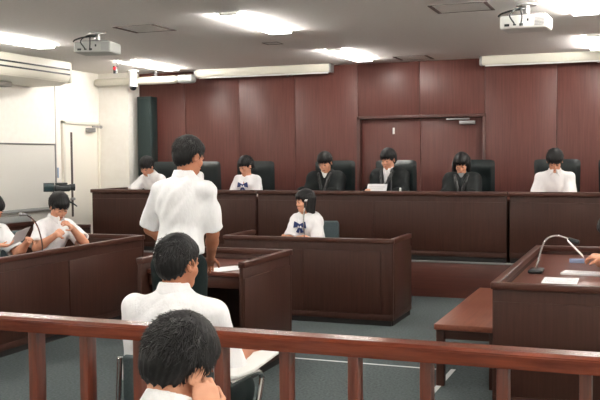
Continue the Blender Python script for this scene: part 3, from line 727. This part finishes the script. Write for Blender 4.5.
    for sd in (-1, 1):
        E, W = arms[sd][0], arms[sd][1]; S = sh[sd]
        if outfit == 'robe':
            C.cone(S, E, .066, .076, .05); C.cone(E, E + (W - E) * .86, .080, .085, .03, cut=True)
            C.cone(S + [0, 0, -.01], S + [0, 0, -.12] + (Pv - S) * .2, .08, .10, .06)
        else:
            e2 = S + (E - S) * slf; C.cone(S, e2, .058 * sc, .080 * sc, .04, cut=True)
            ax = nrm(E - S); C.cone(e2 - ax * .025, e2 + ax * .03, .056 * sc, .064 * sc, .0, 's')
    # loose lower edge
    waist = Pv[2] + (.07 if seat is None else -.02)
    if outfit == 'robe': C.cone(Pv + [0, .0, .02], at(.5), .17, .15, .08); waist = Pv[2] - .06
    else: C.ell(at(.18, -.008), (.158 * sc, .122 * sc, .15), None, .05)
    if outfit == 'skirtless': pass
    C.displace(wr, wrinkle(int(abs(head[0]) * 37 + abs(head[1]) * 11)))
    def below(P): return (waist - P[..., 2]).astype(np.float32)
    C.put(lo, hi, 0, below, 0, 'i')
    # neck opening
    nk = N + nd * .03
    C.cone(nk - nd * .055, nk + nd * .10, .062 * sc, .064 * sc, .012, 's')
    fv = np.array([0, 1, 0]) if abs(twist) < .01 else tw @ np.array([0, 1, 0])
    if outfit in ('shirt', 'sailor'):
        depth = .07 if outfit == 'shirt' else .13
        C.cone(N + fv * .085 + nd * .02, N + fv * .13 - s * depth, .030, .006, .01, 's')
    if outfit == 'robe':
        C.cone(N + fv * .07 + nd * .03, N + fv * .17 - s * .26 * inner, .055 * (.5 + .5 * inner), .012, .02, 's')
    names = {'shirt': ('shirt', SHIRT), 'sailor': ('blouse', SHIRT), 'robe': ('robe', ROBE)}[outfit]
    co = C.mesh(names[0], names[1], body)
    nf = Field(N - .30, N + .22, min(h, .006))
    if outfit == 'shirt':
        b0 = N + nd * .002
        nf.cone(b0, b0 + nd * .042, .082 * sc, .068 * sc, .0); nf.cone(b0 - nd * .04, b0 + nd * .09, .068 * sc, .057 * sc, .004, 's')
        def cl(P): qv = P - b0.astype(np.float32); return np.maximum(qv @ (-nd).astype(np.float32) - .02, qv @ nd.astype(np.float32) - .046).astype(np.float32)
        nf.put(N - .3, N + .22, 0, cl, 0, 'i')
        for e in (-1, 1):
            a_ = b0 + fv * .078 + np.array([e * .018, 0, .022]); c_ = b0 + fv * .105 + np.array([e * .05, -.01, -.038])
            nf.cone(a_, c_, .014, .007, .008)
        nf.cone(b0 + fv * .075 - nd * .04, b0 + fv * .085 + nd * .07, .016, .022, .004, 's')
        nf.mesh('collar', SHIRT, co)
    elif outfit == 'sailor':
        b0 = N - nd * .02
        for e in (-1, 1):
            nf.cone(b0 + np.array([e * .07, .03, .02]), b0 + fv * .135 + np.array([e * .012, 0, -.115]), .016, .010, .006)
            nf.cone(b0 + np.array([e * .055, -.055, .025]), b0 + np.array([e * .075, .03, .02]), .014, .016, .006)
        nf.ell(b0 + np.array([0, -.10, -.03]), (.12, .022, .075), None, .02)
        nf.mesh('sailor_collar', SHIRT, co)
        k = MB(); c = b0 + fv * .140 - s * .095
        k.ball(c + [0, .004, 0], (.011, .011, .014))
        for e in (-1, 1):
            for poly in ([(0, .010), (.066, .040), (.078, -.030), (0, -.014)], [(.002, 0), (.046, -.074), (.010, -.080), (-.006, -.006)]):
                k.prism([(c[0] + e * px_, c[2] + pz_) for px_, pz_ in poly], 1, c[1] - .007, c[1] + .006, .003)
        k.build('bow', NAVY, co)
    else:
        u = Field(N - .40, N + .22, .007)
        u.cone(N + fv * .04 + nd * .0, N + fv * .12 - s * .24, .062 * min(1, inner + .2), .040 * inner, .02); u.cone(N - nd * .03, N + nd * .028, .064, .058, .02)
        u.cone(N + nd * .0 + [0, 0, 0], N + nd * .1, .050, .050, .004, 's')
        u.cone(N + fv * .085 + nd * .03, N + fv * .10 - s * .03, .022, .006, .006, 's')
        u.mesh('inner_shirt', SHIRT if not female else mat('grey_inner', (130, 132, 134), .8), co)
        for e in (-1, 1): [nf.cone(N + np.array([e * xa, ya, za]), N + np.array([e * xb, yb, zb]), .019, .019, .01) for xa, ya, za, xb, yb, zb in ((.078, -.01, .025, .072, .070, -.015), (.072, .070, -.015, .052, .125, -.085), (.052, .125, -.085, .030, .152, -.16), (.030, .152, -.16, .016, .170, -.24))]
        nf.cone(N + np.array([-.07, -.045, .035]), N + np.array([.07, -.045, .035]), .02, .02, .01)
        nf.cone(N, N + nd * .1, .058, .058, .004, 's')
        nf.mesh('lapel', mat('robe_lapel', (10, 14, 15), .5), co)
    # trousers / skirt
    T = Field(lo, hi, max(h, .009))
    T.ell(Pv, (.168 * sc, .128 * sc, .12), None, .04)
    for sd in (-1, 1):
        T.cone(hip[sd], knee[sd], .100 * sc, .075 * sc, .04)
        if outfit != 'sailor': T.cone(knee[sd], ank[sd] + [0, 0, .0], .072 * sc, .062 * sc, .03, cut=True)
    if outfit == 'sailor': T.cone((hip[-1] + hip[1]) / 2, (knee[-1] + knee[1]) / 2, .15, .14, .04)
    T.displace(.003, wrinkle(7, 14, 9))
    T.put(lo, hi, 0, lambda P: (P[..., 2] - (Pv[2] + .085)).astype(np.float32), 0, 'i')
    T.mesh('skirt' if outfit == 'sailor' else 'trousers', TROUS, body)
    for sd in (-1, 1):
        sf = Field(np.minimum(ank[sd], toe[sd]) - .12, np.maximum(ank[sd], toe[sd]) + .12, .008)
        sf.cone(ank[sd] + [0, -.04, -.035], toe[sd] + [0, .03, -.002], .042, .036, .02); sf.cone(ank[sd], ank[sd] + [0, -.01, -.03], .045, .042, .02)
        sf.put(ank[sd] - .3, ank[sd] + .3, 0, lambda P: (.002 - P[..., 2]).astype(np.float32), 0, 'i')
        sf.mesh('shoe', SHOE, body)
    return body

D2R = PI / 180
BG = None
# --- people on the judges' bench (all face the gallery)
person('person in a white shirt leaning over the bench, beside the white pillar', 165 * D2R, (-6.13, 10.27, 1.455), .48, .405, .42, (.62, .25, -.1), {-1: dict(w=(-5.86, 10.0, 1.12), d=(-.3, -1, 0)), 1: dict(w=(-6.46, 10.02, 1.12), d=(.3, -1, 0))}, 'shirt', 'boy')
person('person in a white shirt on the bench, almost hidden behind the standing student', 185 * D2R, (-5.585, 10.33, 1.51), .48, .405, .3, (.3, 0, 0), {-1: dict(w=(-5.42, 10.05, 1.12), d=(-.3, -1, 0)), 1: dict(w=(-5.74, 10.05, 1.12), d=(.3, -1, 0))}, 'shirt', 'boy')
person('person in a sailor blouse on the bench, navy bow, hair tied back, looking down', 176 * D2R, (-4.74, 10.36, 1.455), .48, .405, .16, (.42, -.30, 0), {-1: dict(w=(-4.60, 10.1, 1.12), d=(-.5, -1, 0)), 1: dict(w=(-4.88, 10.1, 1.12), d=(.5, -1, 0))}, 'sailor', 'tied', female=True, sc=.97)
person('person in a black robe on the bench, head tilted down, left of the double door', 186 * D2R, (-3.67, 10.36, 1.49), .48, .405, .22, (.42, -.12, .12), {-1: dict(w=(-3.50, 10.06, 1.13), d=(-.6, -1, 0)), 1: dict(w=(-3.86, 10.04, 1.13), d=(.8, -1, 0))}, 'robe', 'boy', inner=.5)
person('person in a black robe with open white shirt collar reading a sheet of paper', 172 * D2R, (-2.87, 10.36, 1.525), .48, .405, .16, (.28, -.10, .05), {-1: dict(w=(-2.70, 10.03, 1.13), d=(-.5, -1, .1)), 1: dict(w=(-3.02, 10.05, 1.15), d=(.2, -1, .3))}, 'robe', 'bowl')
person('person in a black robe with long fringe, reading at the bench before the door closer', 183 * D2R, (-1.99, 10.36, 1.47), .48, .405, .18, (.52, -.05, 0), {-1: dict(w=(-1.84, 10.07, 1.12), d=(-.6, -1, 0)), 1: dict(w=(-2.12, 10.07, 1.12), d=(.6, -1, 0))}, 'robe', 'long', inner=.4, female=True, sc=.97)
person('person in a white shirt bowing the head at the right end of the bench', 184 * D2R, (-.945, 10.34, 1.50), .48, .405, .2, (.72, 0, 0), {-1: dict(w=(-.83, 10.06, 1.12), d=(-.4, -1, 0)), 1: dict(w=(-1.08, 10.06, 1.12), d=(.4, -1, 0))}, 'shirt', 'fringe')

# --- clerk
person('person in a sailor blouse with a blue bow and bobbed hair at the clerk desk', 168 * D2R, (-3.27, 8.60, 1.105), .45, 0, .12, (.12, -.55, 0), {-1: dict(w=(-3.16, 8.28, .765), d=(-.9, -.5, 0)), 1: dict(w=(-3.38, 8.28, .765), d=(.9, -.5, 0))}, 'sailor', 'bob', female=True, h=.007, sc=.94)
office_chair(-3.22, 8.84, 195 * D2R, 'grey office chair behind the person with bobbed hair at the clerk desk', .87)

# --- left desk
person('person in a white shirt with hands clasped on the left desk, looking down', -105 * D2R, (-5.16, 7.05, 1.115), .45, 0, .30, (.62, -.25, .05), {-1: dict(w=(-4.98, 6.98, .92), d=(.1, -.8, .5), n=(-.6, -.4, -.3), curl=.6, pole=(-1, .3, -1.2)), 1: dict(w=(-4.96, 6.72, .87), d=(.05, .9, .35), n=(-.6, .2, -.5), curl=.6, pole=(1, .3, -1.2))}, 'shirt', 'boy', h=.007)
office_chair(-5.55, 7.02, -95 * D2R, 'dark grey office chair of the person with clasped hands at the left desk', .86, .46)
person('person in a white shirt holding a sheet at the left edge of the picture', -95 * D2R, (-5.36, 6.36, 1.12), .45, 0, .22, (.45, .0, 0), {-1: dict(w=(-5.02, 6.42, .85), d=(.55, -.7, .2), n=(-.2, -.3, -.8), curl=.5), 1: dict(w=(-5.03, 6.02, .84), d=(.5, .5, -.05), n=(0, .2, 1), curl=.5)}, 'shirt', 'boy')
office_chair(-5.66, 6.36, -90 * D2R, 'dark grey office chair at the left edge behind the person holding a sheet', .88, .46)
# --- right desk
person('person at the right edge holding a thin sheet over the right desk', 95 * D2R, (-.20, 6.57, 1.03), .45, 0, .62, (.55, .0, 0), {-1: dict(w=(-.27, 6.44, .845), d=(-1, .15, .1), n=(0, .2, -1), curl=.7, pole=(-1, .1, -.3)), 1: dict(w=(-.27, 6.60, .84), d=(-1, -.2, .1), n=(0, -.4, -1), curl=.7, pole=(1, .1, -.3))}, 'shirt', 'boy', h=.007, sc=.95)
office_chair(.36, 6.62, 90 * D2R, 'grey office chair at the right counsel desk, outside the picture', .86, .46)

# --- standing student, back to us
person('person standing with back turned in a white shirt and black trousers at the witness stand', -2 * D2R, (-2.69, 5.03, 1.568), None, 0, .06, (.22, -.40, 0), {1: dict(w=(-2.645, 5.22, .90), d=(-.5, .7, -.6), pole=(.8, -.8, 0)), -1: dict(w=(-2.82, 5.15, .955), d=(.5, .7, -.7), pole=(-1, -.25, 0))}, 'shirt', 'boy', h=.006, tuft=900, stand_at=(-2.72, 4.93), wr=.006, skin=SKINB, noff=-.03, slf=.90, sc=.985, swd=.166, hsc=.96)
# --- student on the tablet chair
person('person seated before the rail with back turned, white shirt, cropped black hair', 2 * D2R, (-1.79, 3.24, 1.125), .45, 0, .10, (.14, -.30, 0), {1: dict(w=(-1.60, 3.50, .72), d=(-.4, 1, 0), pole=(.25, -.3, -1)), -1: dict(w=(-1.86, 3.42, .64), d=(.6, .8, 0), pole=(-.2, -.5, -1))}, 'shirt', 'crop', h=.0055, tuft=700, skin=SKINB, wr=.004, sc=.93, hsc=.93, slf=1.06, noff=-.012, swd=.19)
# --- foreground student
person('person in the foreground with tousled black hair resting the chin on one hand', -8 * D2R, (-1.105, 2.00, 1.035), .43, 0, .30, (.45, -.15, .20), {1: dict(w=(-1.005, 1.965, .905), d=(-.25, .15, 1), n=(-.6, .6, .0), curl=.95, pole=(.25, .5, -1)), -1: dict(w=(-1.25, 2.30, .60), d=(.4, 1, 0))}, 'shirt', 'boy', h=.0045, tuft=2800, sc=.94, hsc=.98)

# tablet chairs
def tablet_chair(x, y, rz, lab):
    t = empty('tablet_chair', (x, y, 0), rz); tag(t, lab, 'chair', 'tablet arm chairs')
    MB().box(-.20, .20, -.20, .20, .415, .45, .016, seg=3).build('seat', GREYF, t)
    MB().box(-.14, .14, -.245, -.215, .58, .80, .014, seg=3).build('backrest', GREYF, t)
    for s in (-1, 1): MB().tube([(s * .205, -.26, .012), (s * .205, -.22, .42), (s * .165, -.235, .6), (s * .15, -.24, .79)], .011).tube([(s * .205, -.21, .40), (s * .205, .18, .40), (s * .205, .22, .36), (s * .205, .25, .012)], .011).build('leg', CHROME, t)
    MB().tube([(.215, .08, .40), (.265, .10, .5), (.285, .13, .62), (.285, .13, .672), (.27, .06, .686), (.255, -.12, .686)], .012).build('tablet_arm', CHROME, t)
    MB().prism([(.00, .16), (.02, .38), (.20, .44), (.27, .38), (.29, .05), (.27, -.08), (.22, -.10), (.18, .05)], 2, .698, .71, .003).build('writing_tablet', WHITEP, t)
    return t
tablet_chair(-1.735, 3.17, 2 * D2R, 'tubular steel chair with white writing tablet, just beyond the rail')
t = empty('folding_chair', (-1.09, 1.76, 0), -8 * D2R); tag(t, 'grey chair under the foreground student with tousled hair', 'chair')
MB().box(-.21, .21, -.20, .22, .39, .425, .016, seg=3).build('seat', GREYF, t); MB().box(-.19, .19, -.26, -.235, .56, .72, .012, seg=3).build('backrest', GREYF, t)
for s in (-1, 1): MB().tube([(s * .22, -.25, .01), (s * .22, -.22, .4), (s * .205, -.25, .7)], .011).tube([(s * .22, .22, .01), (s * .22, .18, .4), (s * .22, -.2, .4)], .011).build('leg', CHROME, t)

# ------------------------------------------------------------ papers and microphones
def sheet(name, label, cat, c, sx, sy, rz=0, rx=0, ry=0, th=.002, group=None, m=None, lines=0):
    o = MB().box(-sx / 2, sx / 2, -sy / 2, sy / 2, 0, th, 0).build(name, m or PAPER); o.location = c; o.rotation_euler = (rx, ry, rz); tag(o, label, cat, group)
    if lines:
        k = MB()
        for i in range(lines):
            y = sy / 2 - sy * (i + 1.5) / (lines + 2); k.box(-sx * .42, sx * (.42 - .1 * (i % 3)), y - .0012, y + .0012, th, th + .0004, 0)
        k.build('printed_lines', INK, o)
    return o
sheet('paper', 'white sheet of paper on the witness stand shelf beside the standing student', 'paper', (-2.80, 5.78, .756), .21, .30, -.5)
sheet('paper', 'printed white sheet near the front rail of the right desk', 'paper', (-.52, 6.13, .721), .225, .30, .02, lines=9)
sheet('paper', 'thick white booklet lying on the right desk, behind the printed sheet', 'paper', (-.36, 6.52, .721), .36, .17, -.12, th=.012, lines=4)
tag(MB().box(-.40, -.33, -.01, .01, 0, .001, 0).build('dummy', PAPER), '', 'x') if 0 else None
sheet('pencil_case', 'small pale blue pencil case on the right desk below the hands', 'pencil case', (-.49, 7.20, .722), .11, .05, .1, th=.03, m=mat('pale_blue_cloth', (150, 165, 200), .7))
bk_ = sheet('paper', 'thin white sheet seen edge-on, held up over the right desk', 'paper', (-.452, 6.475, .905), .15, .19, .1, 0, .80, th=.004)
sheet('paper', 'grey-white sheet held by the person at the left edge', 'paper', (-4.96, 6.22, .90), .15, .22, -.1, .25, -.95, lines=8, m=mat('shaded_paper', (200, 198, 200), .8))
sheet('paper', 'white papers lying on the left desk under the clasped hands', 'paper', (-4.90, 7.35, .718), .21, .30, .1, th=.004)
sheet('paper', 'white sheet held up by the reading judge', 'paper', (-2.90, 9.97, 1.17), .24, .15, -.08, -2.0 + PI, .0, lines=4)

def gooseneck(label, base, pts, tip, tipdir, hm=BLACKP, bm_=BLACKP, nm=CHROME, br=(.045, .08)):
    t = empty('microphone', base); tag(t, label, 'microphone', 'gooseneck microphones')
    MB().box(-br[0], br[0], -br[1], br[1], 0, .025, .012, seg=3).build('base', bm_, t)
    L = lambda p: tuple(np.array(p) - np.array(base))
    MB().tube([L(p) for p in pts], .0065, 10).build('gooseneck', nm, t)
    a = np.array(L(tip)); d_ = nrm(tipdir)
    MB().cyl(a - d_ * .005, a + d_ * .06, .012, .017).ball(tuple(a + d_ * .06), .018).build('capsule', hm, t)
    return t
g = gooseneck('curved silver gooseneck microphone on a dark base on the right desk', (-.72, 6.53, .721), [(-.72, 6.50, .74), (-.70, 6.5, .82), (-.668, 6.50, .93), (-.63, 6.51, .975), (-.57, 6.53, .985), (-.50, 6.56, .962)], (-.50, 6.56, .962), (.9, .1, -.35), br=(.05, .09))
g = gooseneck('silver gooseneck microphone bending left on the left desk before the clasped hands', (-4.99, 6.56, .717), [(-4.99, 6.56, .735), (-4.985, 6.545, .83), (-4.97, 6.48, .95), (-4.96, 6.40, 1.03), (-4.955, 6.31, 1.075)], (-4.955, 6.30, 1.078), (-.1, -1, .12), hm=GREYM)
g = gooseneck('upright gooseneck microphone with round silver head in front of the bobbed-hair clerk', (-3.055, 8.02, .722), [(-3.055, 8.02, .74), (-3.06, 8.015, .9), (-3.06, 8.02, 1.0), (-3.05, 8.03, 1.075)], (-3.05, 8.03, 1.075), (.2, -.1, 1), hm=CHROME)
g = gooseneck('short black gooseneck microphone on the bench before the reading judge', (-2.70, 9.86, 1.092), [(-2.70, 9.86, 1.11), (-2.70, 9.88, 1.2), (-2.715, 9.93, 1.32), (-2.735, 10.0, 1.385)], (-2.735, 10.0, 1.385), (-.1, 1, .3), nm=BLACKP)
tag(MB().cyl((-2.585, 9.84, 1.091), (-2.585, 9.84, 1.19), .012).ball((-2.585, 9.84, 1.192), .013).build('small_stand', WHITEP), 'tiny white-topped stand on the bench, right of the reading judge', 'stand')
